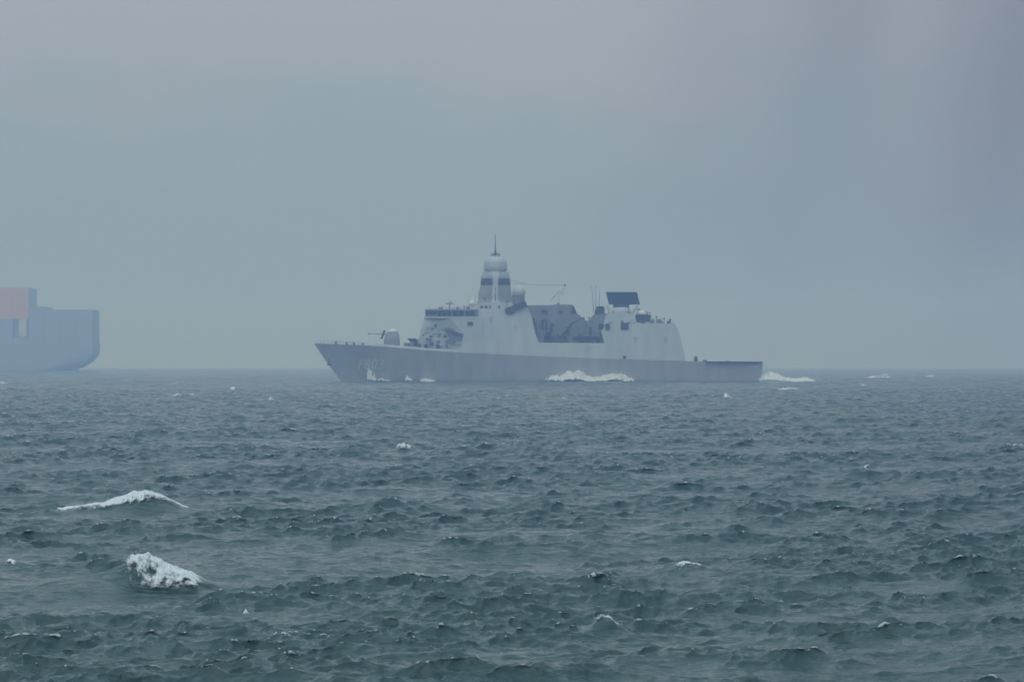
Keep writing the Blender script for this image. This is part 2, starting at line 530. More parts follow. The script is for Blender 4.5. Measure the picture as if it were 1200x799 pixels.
# bulwark strake that leans inboard
def strake(px0, px1, h, name, mat, n=40, sl=0.35):
    b = MB()
    for sg in (-1, 1):
        V = []
        for i in range(n + 1):
            x = PX(px0 + (px1 - px0) * i / n)
            zz = zdeck(x); hh = h * min(1, i / 4 + 0.15)
            V += [(x, sg * (hb_deck(x) - 0.02), zz - 0.02), (x, sg * (hb_deck(x) - sl * hh), zz + hh),
                  (x, sg * (hb_deck(x) - sl * hh - 0.12), zz + hh), (x, sg * (hb_deck(x) - 0.3), zz - 0.02)]
        F = []
        for i in range(n):
            for j in range(4):
                F.append((i * 4 + j, i * 4 + (j + 1) % 4, (i + 1) * 4 + (j + 1) % 4, (i + 1) * 4 + j))
        F += [(0, 1, 2, 3), (n * 4 + 3, n * 4 + 2, n * 4 + 1, n * 4)]
        b.add(V, F)
    return b.build(name, mat, frigate)
strake(430, 552, 0.75, 'bulwark', M['upper'])
# anchor in its recess
b = MB()
for sg in (-1,):
    x, z = PX(384), PZ(424); y = sg * (hb(x, z) + 0.15)
    b.box((x, y, z), (0.35, 0.3, 2.0)); b.box((x, y, z - 0.9), (1.6, 0.3, 0.4)); b.tube((x, y - .1, z + .9), (x, y + .5, z + 1.4), .3)
b.build('anchor', M['dark'], frigate)
# foredeck rails
b = MB()
for sg in (-1, 1):
    prev = None
    for i in range(15):
        x = PX(369 + i * 4.4); y = sg * (hb_deck(x) - 0.25); z = zdeck(x)
        b.tube((x, y, z), (x, y, z + 1.0), 0.03, n=5)
        if prev:
            for q in (0.5, 1.0): b.tube((prev[0], prev[1], prev[2] + q), (x, y, z + q), 0.018, n=4)
        prev = (x, y, z)
    b.build('railing', M['mid'], frigate); b = MB()
for x, y in ((PX(392), 1.5), (PX(392), -1.5), (PX(405), -2.5), (PX(413), 0), (PX(424), -2)):
    b = MB()
    b.tube((x, y, zdeck(x)), (x, y, zdeck(x) + 0.7), 0.35, 0.3); b.tube((x, y, zdeck(x) + .7), (x, y, zdeck(x) + .85), 0.45)
    b.build('capstan', M['mid'], frigate)

# gun
gx = PX(457.5); gz = zdeck(gx)
gun = MB()
def ring(cx, z, rx, ry, n=16, pw=2.6):
    out = []
    for i in range(n):
        t = 2 * math.pi * i / n; c, s_ = math.cos(t), math.sin(t)
        out.append((cx + rx * math.copysign(abs(c)**(2 / pw), c), ry * math.copysign(abs(s_)**(2 / pw), s_), z))
    return out
gun.loft([ring(gx + .2, gz - .05, 2.7, 2.4), ring(gx + .2, gz + .6, 2.7, 2.4)])
gun.loft([ring(gx + .1, gz + .6, 2.6, 2.1), ring(gx + .15, gz + 2.2, 2.55, 2.1), ring(gx + .25, gz + 3.6, 2.3, 1.95),
          ring(gx + .35, gz + 4.7, 1.75, 1.5), ring(gx + .5, gz + 5.5, 1.0, 0.9)])
gun_o = gun.build('gun_turret', M['mast'], frigate, smooth=True)
gun_o.modifiers.new('split', 'EDGE_SPLIT').split_angle = R(45)
b = MB(); b.tube((gx - 1.6, 0, PZ(391.3)), (PX(430.5), 0, PZ(390.6)), 0.2, 0.12, 10); b.tube((PX(431.6), 0, PZ(390.6)), (PX(430), 0, PZ(390.5)), 0.3, 0.3, 10)
b.build('barrel', M['mast'], gun_o)
b = MB(); b.slab([(PX(444.5), PZ(396.5)), (PX(446.6), PZ(397)), (PX(450.6), PZ(387)), (PX(448.3), PZ(386.5))], -0.75, 0.75)
b.build('gun_shield', M['soot'], gun_o)
b = MB(); b.loft([ring(gx + .35, gz + 4.75, 1.82, 1.56), ring(gx + .55, gz + 5.5, 1.2, 1.1), ring(gx + .8, gz + 5.85, 0.7, 0.6)])
b.build('turret_cap', M['white'], gun_o, smooth=True)

# forward deckhouse with launch cells, lockers and fittings
b = MB()
b.slab(P((476, 410), (478, 402), (487, 398.5), (492, 394), (505, 393.5), (505, 412)), -5.6, 5.6)
b.slab(P((500, 412), (500, 396), (544, 396), (548, 413)), -7.2, 7.2)
b.build('forward_deckhouse', M['upper'], frigate, bevel=0.1)
rn = random.Random(4)
for i in range(46):
    px = rn.uniform(474, 533); 
    zb = zdeck(PX(px))
    lv = rn.choice((0, 0, 1))
    w = rn.uniform(0.5, 1.5); h = rn.uniform(0.5, 1.4)
    y = -hb_deck(PX(px)) + rn.uniform(0.9, 1.6)
    b = MB()
    z0 = zb + h / 2
    if lv and px > 496: y = -rn.uniform(5.7, 7.0); z0 = PZ(396) + h / 2 + rn.choice((0, 0, 1.2))
    elif lv: z0 += 1.3; y = -5.9
    if not lv: z0 += rn.uniform(.3, .9)
    if i % 3 == 0:
        px = rn.uniform(498, 545); y = -7.45; z0 = PZ(rn.uniform(397, 406))
    elif i % 3 == 1 and i > 10:
        px = rn.uniform(493, 532); y = -4.75 - (px - 492) / 49 * 3.2; z0 = PZ(rn.uniform(378, 394)); w *= .7; h *= .8
    b.box((PX(px), y, z0), (w, 0.8, h), top=(.9, .9))
    b.box((PX(px), y - .42, z0), (w * .55, 0.05, h * .6))
    b.build('deck_locker', M[rn.choice(('mid', 'dark', 'soot', 'upper'))], frigate)
b = MB()
for i in range(6):
    b = MB(); x = PX(481 + i * 1.7); b.tube((x, -6.4, PZ(400.5)), (x - .9, -6.9, PZ(396.5)), 0.2, n=8)
    b.build('decoy_launcher', M['dark'], frigate)
for run in (range(0, 6), range(6, 16)):
    b = MB(); prev = None
    for i in run:
        x = PX(478 + i * 3.6); y = -6.9 if i < 6 else -7.1; z = zdeck(x) if i < 6 else PZ(396)
        b.tube((x, y, z), (x, y, z + 1.1), 0.035, n=5)
        if prev:
            for q in (.55, 1.1): b.tube((prev[0], prev[1], prev[2] + q), (x, y, z + q), 0.02, n=4)
        prev = (x, y, z)
    b.build('railing', M['mid'], frigate)

# bridge block, chamfered forward
def plan(xf, yf, xc, yc, xb, yb, z): return [(xf, -yf, z), (xc, -yc, z), (xb, -yb, z), (xb, yb, z), (xc, yc, z), (xf, yf, z)]
b = MB()
b.loft([plan(PX(489), 4.6, PX(541), 7.9, PX(566), 8.0, PZ(404)),
        plan(PX(492.5), 4.6, PX(541), 7.75, PX(566), 7.8, PZ(388)),
        plan(PX(497.5), 4.5, PX(526), 7.5, PX(566), 7.55, PZ(371.2))])
b.build('bridge_front', M['upper'], frigate)
b = MB()
b.loft([plan(PX(497.8), 4.4, PX(512), 7.0, PX(560), 7.0, PZ(371.2)), plan(PX(498.3), 4.5, PX(512), 7.1, PX(560), 7.1, PZ(363.2))])
wheel = b.build('wheelhouse', M['mid'], frigate)
b = MB()
b.loft([plan(PX(497.3), 4.7, PX(511.4), 7.35, PX(560), 7.35, PZ(363.2)), plan(PX(497.8), 4.6, PX(511.8), 7.2, PX(560), 7.2, PZ(362.2))])
b.build('bridge_roof', M['mid'], frigate)
b = MB()
b.loft([plan(PX(496.3), 4.8, PX(511), 7.55, PX(557), 7.7, PZ(372.6)), plan(PX(496.6), 4.8, PX(511), 7.5, PX(557), 7.65, PZ(371.0))])
b.build('bridge_wing_ledge', M['upper'], frigate)
# window panes: port and starboard sides, chamfers and front
def pane(p0, p1, z0, z1, out=0.05):
    a, c = Vector((p0[0], p0[1], 0)), Vector((p1[0], p1[1], 0))
    dr = (c - a).normalized(); nrm = Vector((dr.y, -dr.x, 0)) * out
    mb = MB(); P_ = []
    for o in (-nrm, nrm * 1.4):
        for q, zz in ((a, z0), (c, z0), (c, z1), (a, z1)): P_.append((q.x + o.x, q.y + o.y, zz))
    mb.add(P_, [(0, 1, 2, 3), (7, 6, 5, 4), (0, 4, 5, 1), (1, 5, 6, 2), (2, 6, 7, 3), (3, 7, 4, 0)])
    return mb.build('window', M['glass'], frigate)
zl, zt = PZ(370.0), PZ(364.2)
for sg in (-1, 1):
    for a, c in ((512.6, 517.4), (518, 523), (523.5, 528.8), (530.8, 536.6), (537.2, 543.4), (545.8, 550.4), (551, 556)):
        if sg < 0: pane((PX(a), -7.06), (PX(c), -7.06), zl, zt)
        else: pane((PX(c), 7.06), (PX(a), 7.06), zl, zt)
    a0, a1 = Vector((PX(498), sg * 4.45)), Vector((PX(512), sg * 7.05))
    for k in range(3):
        q0 = a0.lerp(a1, 0.05 + k * 0.32); q1 = a0.lerp(a1, 0.05 + k * 0.32 + 0.27)
        pane(*((q0, q1) if sg < 0 else (q1, q0)), zl + .3, zt)
for k in range(6):
    y0 = 4.2 - k * 1.42
    pane((PX(498.05), y0), (PX(498.05), y0 - 1.2), zl + .2, zt)

# main superstructure, sides flush with the hull and leaning inboard, boat bay cut amidships
b = MB()
b.prism(P((533, 412.6), (546, 399), (556, 385), (557, 371), (557, 362), (575, 361.6), (596, 361.2), (613, 357.6), (618, 360), (623, 371), (627, 390), (631.5, 401.3),
          (667, 401.6), (708, 401.8), (704.5, 388), (711.5, 379.2), (740, 378.9), (791, 378.8), (797, 392), (803.5, 422.9), (760, 421.7), (700, 419.8), (650, 418.1), (600, 415.9)),
        flush())
b.build('superstructure', M['upper'], frigate)
b = MB()   # upper deckhouse between bridge and mast
b.prism(P((556, 363), (557, 356.5), (562, 354), (600, 354), (612, 356), (612, 363)), lambda x, z: 6.3 - 0.12 * (z - PZ(363)))
b.build('upper_deckhouse', M['upper'], frigate)
for a, c in ((563, 566), (568, 571), (573.5, 575), (584, 586)):
    b = MB(); b.slab(P((a, 361), (a, 358), (c, 358), (c, 361)), -6.42, -6.1)
    b.build('vent', M['dark'], frigate)
for px, py, hh in ((562, 372, 2), (575.5, 378, 2), (604, 388, 2.1), (745, 402, 2.1), (780, 402, 2.1), (690, 412, 2.0)):
    b = MB(); x = PX(px); z = PZ(py); y = -(hb_deck(x) - 0.14 * (z - zdeck(x)))
    b.slab([(x - .42, z), (x + .42, z), (x + .42, z + hh), (x - .42, z + hh)], y - .02, y + .4)
    b.build('door', M['upper'], frigate)
# small dark openings in the side
def opening(px0, py0, px1, py1, name='side_port', mat='soot'):
    x = PX((px0 + px1) / 2); b = MB(); P_ = []
    for o in (0.3, -0.07):
        for a, c in ((px0, py1), (px1, py1), (px1, py0), (px0, py0)):
            xx, zz = PX(a), PZ(c)
            y = -(hb_deck(xx) - 0.14 * max(0, zz - zdeck(xx)))
            P_.append((xx, y + o, zz))
    b.add(P_, [(0, 1, 2, 3), (7, 6, 5, 4), (0, 4, 5, 1), (1, 5, 6, 2), (2, 6, 7, 3), (3, 7, 4, 0)])
    b.build(name, M[mat], frigate)
opening(730, 416.8, 733.8, 420.5, 'mooring_port')
opening(559, 380, 561, 383.5, 'vent')
# dark port in the bridge wing; below it raised panels painted as a shaded recess
b = MB(); b.box((PX(551), -7.75, PZ(379)), (1.7, 0.5, 1.05)); b.build('side_port', M['soot'], frigate)
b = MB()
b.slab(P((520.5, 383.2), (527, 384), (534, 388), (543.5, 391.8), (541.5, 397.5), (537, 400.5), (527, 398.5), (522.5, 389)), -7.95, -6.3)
b.build('recess_shade_panel', M['mid'], frigate)
b = MB()
b.slab(P((522, 385.8), (527, 387), (534, 389), (542.5, 392.2), (541, 395), (533, 393.8), (525, 390)), -8.15, -7.7)
b.build('deep_shade_panel', M['dark'], frigate)

# mast: octagonal tower with flat radar faces
def octo(cx, r, c, z): return [(cx - r, -c, z), (cx - c, -r, z), (cx + c, -r, z), (cx + r, -c, z), (cx + r, c, z), (cx + c, r, z), (cx - c, r, z), (cx - r, c, z)]
mx = PX(580.5)
LV = [(6.0, 1.3, 358, 0), (5.45, 0.9, 350, -.1), (5.35, 0.8, 344, -.2), (4.85, 0.7, 334, 0), (4.75, 0.7, 325.4, 0)]
b = MB()
b.loft([octo(mx + o, r, c, PZ(y)) for r, c, y, o in LV])
mast = b.build('mast_tower', M['mast'], frigate)
b = MB()
b.loft([octo(mx, 4.75, 0.8, PZ(325.4)), octo(mx, 4.6, 1.0, PZ(323)), octo(mx, 4.15, 1.1, PZ(317.6))])
b.build('mast_neck', M['upper'], frigate)
for sg in (-1, 1):
    b = MB()
    b.loft([[(mx + o - c - .1, sg * (r + .07), PZ(y)), (mx + o + c + .1, sg * (r + .07), PZ(y)), (mx + o + c, sg * (r - .4), PZ(y)), (mx + o - c, sg * (r - .4), PZ(y))] for r, c, y, o in LV])
    b.build('corner_pillar', M['upper'], mast)
def face_panel(sx, sy, r0, r1, z0, z1, w0, w1, name, mat, parent, out=0.1):
    """a panel lying on one diagonal face of the octagon"""
    nrm = Vector((sx, sy, 0)).normalized(); tn = Vector((-sy, sx, 0)).normalized()
    P_ = []
    for o in (-0.15, out):
        for rr, zz, ww in ((r0, z0, w0), (r0, z0, -w0), (r1 * .55 + r0 * .45, z0 * .45 + z1 * .55, -w0), (r1, z1, -w1), (r1, z1, w1), (r1 * .55 + r0 * .45, z0 * .45 + z1 * .55, w0)):
            p = nrm * (rr + o) + tn * ww
            P_.append((mx + p.x, p.y, zz))
    n = 6
    b = MB(); b.add(P_, [tuple(range(n)), tuple(range(2 * n - 1, n - 1, -1))] + [(i, n + i, n + (i + 1) % n, (i + 1) % n) for i in range(n)])
    return b.build(name, mat, parent)
def rad(r, c): return (r + c) / math.sqrt(2)
for sx in (-1, 1):
    for sy in (-1, 1):
        face_panel(sx, sy, rad(4.85, .7), rad(4.75, .7), PZ(333.2), PZ(325.8), 2.6, 1.9, 'radar_panel', M['dark'], mast)
b = MB()
def rnd(cx, r, z, n=20): return [(cx + r * math.cos(2 * math.pi * (i + .5) / n), r * math.sin(2 * math.pi * (i + .5) / n), z) for i in range(n)]
b.loft([rnd(mx, 3.6, PZ(317.6)), rnd(mx, 3.85, PZ(314)), rnd(mx, 3.8, PZ(308)), rnd(mx, 3.5, PZ(304.5)), rnd(mx - .1, 2.8, PZ(301.5)), rnd(mx - .1, 1.6, PZ(299.5))])
lant = b.build('mast_lantern', M['upper'], frigate, smooth=True)
for sx in (-1, 1):
    for sy in (-1, 1):
        b = MB(); b.box((mx + sx * 2.2, sy * 2.2, PZ(315.8)), (1.9, 0.9, 0.9), rz=math.atan2(-sx, sy) if sy > 0 else math.atan2(sx, -sy))
        b.build('gap_shade_box', M['dark'], lant)  # dark boxes coloured as the shaded gap at the lantern foot
b = MB()
tip = (mx - .1, 0, PZ(273)); col = (mx - .05, 0, PZ(292))
b.tube((mx - .05, 0, PZ(300)), col, 0.28, 0.2); b.tube(col, tip, 0.17, 0.1)
for a in range(4):
    t = R(45 + 90 * a); b.tube((mx + 1.5 * math.cos(t), 1.5 * math.sin(t), PZ(300.5)), (mx - .05, 0, PZ(294)), 0.13)
b.tube((mx - 1.3, 0, PZ(296.5)), (mx + 1.2, 0, PZ(296.5)), 0.1); b.tube((mx, -1.3, PZ(296.5)), (mx, 1.3, PZ(296.5)), 0.1)
for q in (-1.3, 1.2): b.tube((mx + q, 0, PZ(299.5)), (mx + q, 0, PZ(295.5)), 0.16)
b.sphere((mx - .05, 0, PZ(293)), 0.35, n=10, m=6)
b.build('pole_mast', M['dark'], frigate)
b = MB(); b.tube((mx - .02, -5.62, PZ(352)), (mx, -4.95, PZ(336.5)), 0.16); b.build('ladder', M['dark'], mast)

# satellite domes on sponsons either side of the mast
for sg in (-1, 1):
    b = MB()
    b.slab(P((591.5, 361.6), (603, 357), (616, 352.3), (617.3, 357.6), (607, 361.2), (601, 366.5), (593, 366.5)), sg * 7.7, sg * 3.0)
    sp = b.build('dome_sponson', M['dark'], frigate)
    b = MB(); b.loft([ring2 for ring2 in ([(PX(607.5) + 2.05 * math.cos(2*math.pi*i/14), sg * 5.2 + 2.05 * math.sin(2*math.pi*i/14), z) for i in range(14)] for z in (PZ(357), PZ(345.5)))])
    b.build('dome_base', M['mid'], sp)
    b = MB(); b.sphere((PX(608), sg * 5.2, PZ(342.4)), 2.1, 0.98, 24, 16, lo=-62); b.build('radome', M['pale'], sp, smooth=True)
# satcom and navigation gear on the bridge roof
b = MB(); b.sphere((PX(553), -4.5, PZ(355.2)), 0.98, 1.1, 18, 12, lo=-60); dome = b.build('radome', M['white'], frigate, smooth=True)
b = MB(); b.tube((PX(553), -4.5, PZ(362.2)), (PX(553), -4.5, PZ(357.5)), 0.55, 0.5, 12); b.build('dome_base', M['white'], dome)
b = MB(); b.sphere((PX(531.6), -5, PZ(355.3)), 0.42, 1.6, 14, 10); b.tube((PX(531.6), -5, PZ(362.2)), (PX(531.6), -5, PZ(356)), 0.28); b.build('searchlight', M['white'], frigate, smooth=True)
b = MB(); b.sphere((PX(543.6), -5, PZ(358.6)), 0.36, 1.4, 12, 8); b.tube((PX(543.6), -5, PZ(362.2)), (PX(543.6), -5, PZ(359)), 0.25); b.build('searchlight', M['pale'], frigate, smooth=True)
b = MB(); b.box((PX(526.5), -4, PZ(355.4)), (2.6, 0.35, 0.4)); b.tube((PX(526.5), -4, PZ(362.2)), (PX(526.5), -4, PZ(355.8)), 0.2); b.box((PX(528), -4, PZ(353.6)), (.7, .4, .4)); b.build('navigation_radar', M['mid'], frigate)
b = MB()
for px, hh in ((515, 359), (519, 358), (523, 360), (537, 358), (547, 357.5), (540, 360)):
    b.tube((PX(px), -6.2, PZ(362.2)), (PX(px), -6.2, PZ(hh)), 0.07, n=6)
b.tube((PX(500), -5, PZ(361.4)), (PX(556), -6.8, PZ(361.2)), 0.05, n=5)
b.box((PX(516), -5.5, PZ(360.9)), (1.3, .8, .7)); b.box((PX(536), -5.5, PZ(360.9)), (1.0, .8, .7)); b.box((PX(548.5), -6.2, PZ(360.6)), (1.2, .6, .9))
b.build('roof_fittings', M['mid'], frigate)
b = MB(); b.tube((PX(549), -5, PZ(362)), (PX(549.5), -5, PZ(344)), 0.06, .03, n=6); b.build('whip_antenna', M['wire'], frigate)
b = MB(); b.tube((PX(557), -5.4, PZ(361)), (PX(557.6), -5.4, PZ(344)), 0.06, .03, n=6); b.build('whip_antenna', M['wire'], frigate)

# midships: funnel casing, boats and crane inside the open bay
b = MB()
b.prism(P((612, 404), (612, 357.4), (648, 357.2), (650, 356.4), (671, 356.6), (676, 367.5), (679, 368.5), (689, 379.5), (700, 379.5), (704, 404)), lambda x, z: 4.9 - 0.09 * (z - PZ(402)))
funnel = b.build('funnel_casing', M['mid'], frigate)
b = MB(); b.prism(P((669.8, 367.2), (670.5, 358.2), (672.6, 358.2), (676.6, 367.2)), lambda x, z: 4.3); b.build('exhaust', M['soot'], funnel)
for px, py, w, h in ((638, 380, 2.0, 3.4), (647, 379.5, .9, .9), (646, 386, 1.1, 1.2), (641, 365, .5, .5)):
    b = MB(); b.box((PX(px), -4.75, PZ(py)), (w, 0.6, h)); b.build('vent', M['dark'], funnel)
b = MB()
for px0, py0, px1, py1, r in ((629, 376, 632, 399, .3), (639, 377, 637, 392, .2), (652, 372, 650, 396, .2), (668, 372, 669, 392, .22)):
    b = MB(); b.tube((PX(px0), -5.3, PZ(py0)), (PX(px1), -6.0, PZ(py1)), r); b.build('pipe', M['mid'], funnel)
b = MB()
b.tube((PX(657), -6.0, PZ(395)), (PX(671), -6.0, PZ(378)), 0.32); b.tube((PX(671), -6.0, PZ(378)), (PX(683), -6.0, PZ(372)), 0.2)
b.tube((PX(657), -6, PZ(401)), (PX(657), -6, PZ(394)), .5); b.tube((PX(684), -6.0, PZ(372)), (PX(689), -6.0, PZ(384)), 0.13)
b.build('crane', M['dark'], frigate)
def boat(cx, px0, px1, pyt, pyb, yc, beam):
    x0, x1 = PX(px0), PX(px1); zt_, zb_ = PZ(pyt), PZ(pyb)
    rings = []
    for k in range(9):
        q = k / 8; x = x0 + (x1 - x0) * q
        w = beam / 2 * (1 - (1 - min(1, q / .35))**2) * (1 if q < .95 else .95); w = max(w, .06)
        keel = zb_ + (zt_ - zb_) * .55 * (1 - min(1, q / .3))**2
        rings.append([(x, yc - w, zt_), (x, yc - w * .75, (zt_ + keel) / 2), (x, yc, keel), (x, yc + w * .75, (zt_ + keel) / 2), (x, yc + w, zt_)])
    b = MB(); b.loft(rings)
    o = b.build('inflatable_boat', M['dark'], frigate)
    b = MB()
    for sg in (-1, 1):
        for k in range(8):
            a, c = rings[k], rings[k + 1]; j = 0 if sg < 0 else 4
            b.tube(a[j], c[j], 0.26, n=8)
    b.build('boat_tube', M['soot'], o)
    b = MB(); b.box(((x0 + x1) / 2 + .6, yc, zt_ + .5), (1.2, .9, 1.1), top=(.7, .8)); b.build('boat_console', M['mid'], o)
    return o
boat(0, 671, 703, 395, 400.5, -6.2, 2.3)
b = MB()
for px in (676, 686, 697):
    b = MB(); b.box((PX(px), -6.2, PZ(400.6)), (.35, 2.2, .9)); b.build('boat_cradle', M['mid'], frigate)
b = MB()
for i in range(5):
    x = PX(641 + i * 4.5); b = MB(); b.tube((x, -6.9, PZ(399.6)), (x + .95, -6.9, PZ(399.6)), 0.36, n=10)
    b.build('life_raft', M['dark'], frigate)
b = MB(); b.box((PX(645), -5.9, PZ(398)), (3.2, 1.2, 1.9)); b.box((PX(640), -5.9, PZ(397.5)), (1.4, 1.2, 2.2)); b.build('deck_locker', M['dark'], frigate)
b = MB()
prev = None
for i in range(24):
    x = PX(632.5 + i * 3.3); y = -(hb_deck(x) - 0.14 * (PZ(401.5) - zdeck(x))) + 0.15; z = PZ(401.6)
    b.tube((x, y, z), (x, y, z + 1.05), 0.035, n=5)
    if prev:
        for q in (.5, 1.05): b.tube((prev[0], prev[1], z + q), (x, y, z + q), 0.02, n=4)
    prev = (x, y)
b.build('railing', M['mid'], frigate)
for px0, px1, y0, y1, yy, mt in ((633, 637, 386, 400, -6.2, 'mid'), (640, 646, 389, 400, -6.0, 'soot'), (652, 655.5, 391, 400, -6.1, 'dark'), (660, 665, 394, 400, -6.2, 'soot'),
                                 (678, 683, 381, 391, -5.4, 'mid'), (690, 694, 383, 393, -5.6, 'dark'), (663, 667, 383, 390, -5.2, 'dark'), (698, 702, 388, 400, -5.9, 'mid'),
                                 (624, 627, 372, 384, -5.6, 'dark'), (655, 660, 360, 364, -4.6, 'mid'), (634, 640, 359.5, 363, -4.75, 'mid')):
    b = MB(); b.slab(P((px0, y1), (px0 + .4, y0), (px1 - .4, y0), (px1, y1)), yy - .5, yy + .5); b.build('bay_fitting_shade', M[mt], frigate)  # bay gear, with dark boxes standing in for the deck shadow
for px, y0, y1, y in ((680, 371, 379, -3), (684.5, 372, 382, -2.5), (688, 376, 384, -3.5), (691, 372, 380, -2), (770, 371, 378.6, -3), (779, 373, 378.6, -4), (737, 360, 367, -3.4), (594, 353, 361, -6.1), (568, 350, 356, -5.9)):
    b = MB(); b.tube((PX(px), y, PZ(y1)), (PX(px), y, PZ(y0)), .11, .07, n=6); b.box((PX(px), y, PZ(y0)), (.5, .4, .5)); b.build('antenna_post', M['dark'], frigate)
for i in range(12):
    px = rn.uniform(716, 788); b = MB(); w = rn.uniform(.5, 1.3); h = rn.uniform(.4, .9)
    b.box((PX(px), -rn.uniform(4.6, 6.2), PZ(378.9) + h / 2), (w, .8, h), top=(.85, .85)); b.build('roof_locker', M[rn.choice(('mid', 'upper', 'dark'))], frigate)
# aerial spreader and wires
b = MB(); b.box((PX(654.5), 0, PZ(356.0)), (1.3, 1.3, .8), top=(.5, .5))
b.tube((PX(655.5), 0, PZ(356.5)), (PX(655.5), 0, PZ(340)), 0.08, .05, n=6)
b.tube((PX(655.5), 0, PZ(340)), (PX(645), -2, PZ(352.5)), 0.06, n=5); b.tube((PX(655.5), 0, PZ(340)), (PX(662.5), 2, PZ(345)), 0.05, n=5)
b.tube((PX(658), 0, PZ(344.5)), (PX(663.2), 0, PZ(333.5)), 0.06, n=5)
b.sphere((PX(662.6), 0, PZ(333.4)), 0.33, n=10, m=6); b.box((PX(649.5), -1.2, PZ(347.5)), (.5, .3, .3))
b.build('aerial_spreader', M['wire'], frigate)
b = MB()
for a, c in (((597.5, 331.2), (662.6, 333.4)), ((597, 326.5), (617, 331.5))):
    pr = None
    for k in range(13):
        q = k / 12; p = (PX(a[0] + (c[0] - a[0]) * q), 0, PZ(a[1] + (c[1] - a[1]) * q + 2.2 * q * (1 - q)))
        if pr: b.tube(pr, p, 0.055, n=5)
        pr = p
b.build('aerial_wire', M['wire'], frigate)
for a, c in (((697, 366), (694.4, 334)), ((699.5, 366), (699.2, 334)), ((703, 361), (704.2, 337))):
    b = MB(); b.tube((PX(a[0]), 2, PZ(a[1])), (PX(c[0]), 2, PZ(c[1])), 0.11, .06, n=6); b.build('whip_antenna', M['wire'], frigate)

# aft block and long range radar
b = MB()
b.prism(P((684, 404), (686, 381), (696.5, 368), (709, 367), (716, 367), (719, 380), (719, 404)), lambda x, z: 4.2 - 0.06 * (z - PZ(400)))
b.build('aft_funnel', M['mid'], frigate)
b = MB(); b.prism(P((697.6, 367.4), (699.2, 359.6), (701, 358.4), (708, 358.4), (709.2, 359.5), (709.2, 367.4)), lambda x, z: 2.4); b.build('exhaust', M['soot'], frigate)
b = MB()
b.prism(P((708, 380), (710, 370), (714, 367), (742, 367), (745, 374), (747, 378), (768, 378.2), (768, 380)), lambda x, z: 4.4 - 0.1 * (z - PZ(380)))
b.build('aft_deckhouse', M['upper'], frigate)
b = MB()
def oc(cx, r, z, n=12): return [(cx + r * math.cos(2 * math.pi * (i + .5) / n), r * math.sin(2 * math.pi * (i + .5) / n), z) for i in range(n)]
b.loft([oc(PX(729.5), 3.6, PZ(372)), oc(PX(729.5), 3.3, PZ(364)), oc(PX(729), 2.4, PZ(359.6))])
ped = b.build('radar_pedestal', M['upper'], frigate)
b = MB()
PA = P((711, 341.4), (747.6, 341.4), (751.2, 356.3), (714.6, 356.3))
n = 4
V = [(x, -0.9 + (PZ(356.3) - z) * -0.22, z) for x, z in PA] + [(x, 0.25 + (PZ(356.3) - z) * -0.22, z) for x, z in PA]
b.add(V, [(0, 1, 2, 3), (7, 6, 5, 4)] + [(i, n + i, n + (i + 1) % n, (i + 1) % n) for i in range(n)])
big = b.build('long_range_radar', M['black'], frigate, bevel=0.06)
b = MB(); b.slab(P((719, 355.5), (739, 355.5), (737.6, 360), (720, 360)), -0.8, 0.9); b.build('radar_yoke', M['soot'], big)
b = MB()
for i in range(9):
    x = PX(714.5 + i * 4); b.box((x, -.95, PZ(349)), (.05, .1, 3.6))
b.build('radar_ribs', M['soot'], big)
# close in weapon on the hangar roof
b = MB(); b.prism(P((745.6, 369), (764.3, 368.4), (763, 377), (747.3, 377.2)), lambda x, z: 2.6 + 0.12 * (z - PZ(377)))
ciw = b.build('weapon_mount', M['soot'], frigate)
b = MB(); b.loft([ring(PX(753), PZ(368.8), 1.7, 1.4), ring(PX(752.6), PZ(365.6), 1.75, 1.3), ring(PX(752), PZ(363), .9, .8)]); b.build('weapon_turret', M['white'], ciw, smooth=True)
b = MB(); b.box((PX(750), 0, PZ(362.3)), (.95, .8, .5)); b.build('tracker', M['dark'], ciw)
b = MB(); b.box((PX(758), 0, PZ(366.4)), (1.3, 1.2, 1.1), top=(.7, .8)); b.build('weapon_housing', M['mid'], ciw)
b = MB(); b.tube((PX(757), 0, PZ(367)), (PX(764), 0, PZ(366.2)), .22, .16); b.build('barrel', M['mid'], ciw)
for a, c in (((712.6, 357), (716.5, 367.5)), ((748, 357.5), (740.5, 367))):
    b = MB(); b.tube((PX(a[0]), -1.6, PZ(a[1])), (PX(c[0]), -2.4, PZ(c[1])), .42, .6); b.build('radar_strut', M['pale'], ped)
b = MB(); b.box((PX(753), 0, PZ(378.2)), (2.2, 2.4, .7)); b.build('weapon_base', M['upper'], ciw)
# roof fittings aft
def fitting(name, mat, f, smooth=False):
    b = MB(); f(b); return b.build(name, M[mat], frigate, smooth=smooth)
rz_ = PZ(378.8)
fitting('deck_locker', 'soot', lambda b: b.box((PX(704.3), -6.9, PZ(382.6)), (1.4, .9, 1.9)))
fitting('deck_locker', 'soot', lambda b: b.box((PX(712.2), -7.3, PZ(382.6)), (1.2, .9, 1.8)))
fitting('deck_locker', 'dark', lambda b: b.box((PX(732.3), -7.1, PZ(382.2)), (2.4, 1.0, 2.1)))
fitting('bollard', 'dark', lambda b: (b.tube((PX(755.3), -5.2, rz_), (PX(755.3), -5.2, rz_ + 1.1), .22), b.tube((PX(755.3), -5.2, rz_ + 1.1), (PX(755.3), -5.2, rz_ + 1.5), .32)))
for px in (764.6, 773):
    fitting('life_raft', 'mid', lambda b, px=px: (b.tube((PX(px) - .75, -5.6, rz_ + .95), (PX(px) + .75, -5.6, rz_ + .95), .62, n=12), b.box((PX(px), -5.6, rz_ + .25), (1.3, .7, .5))))
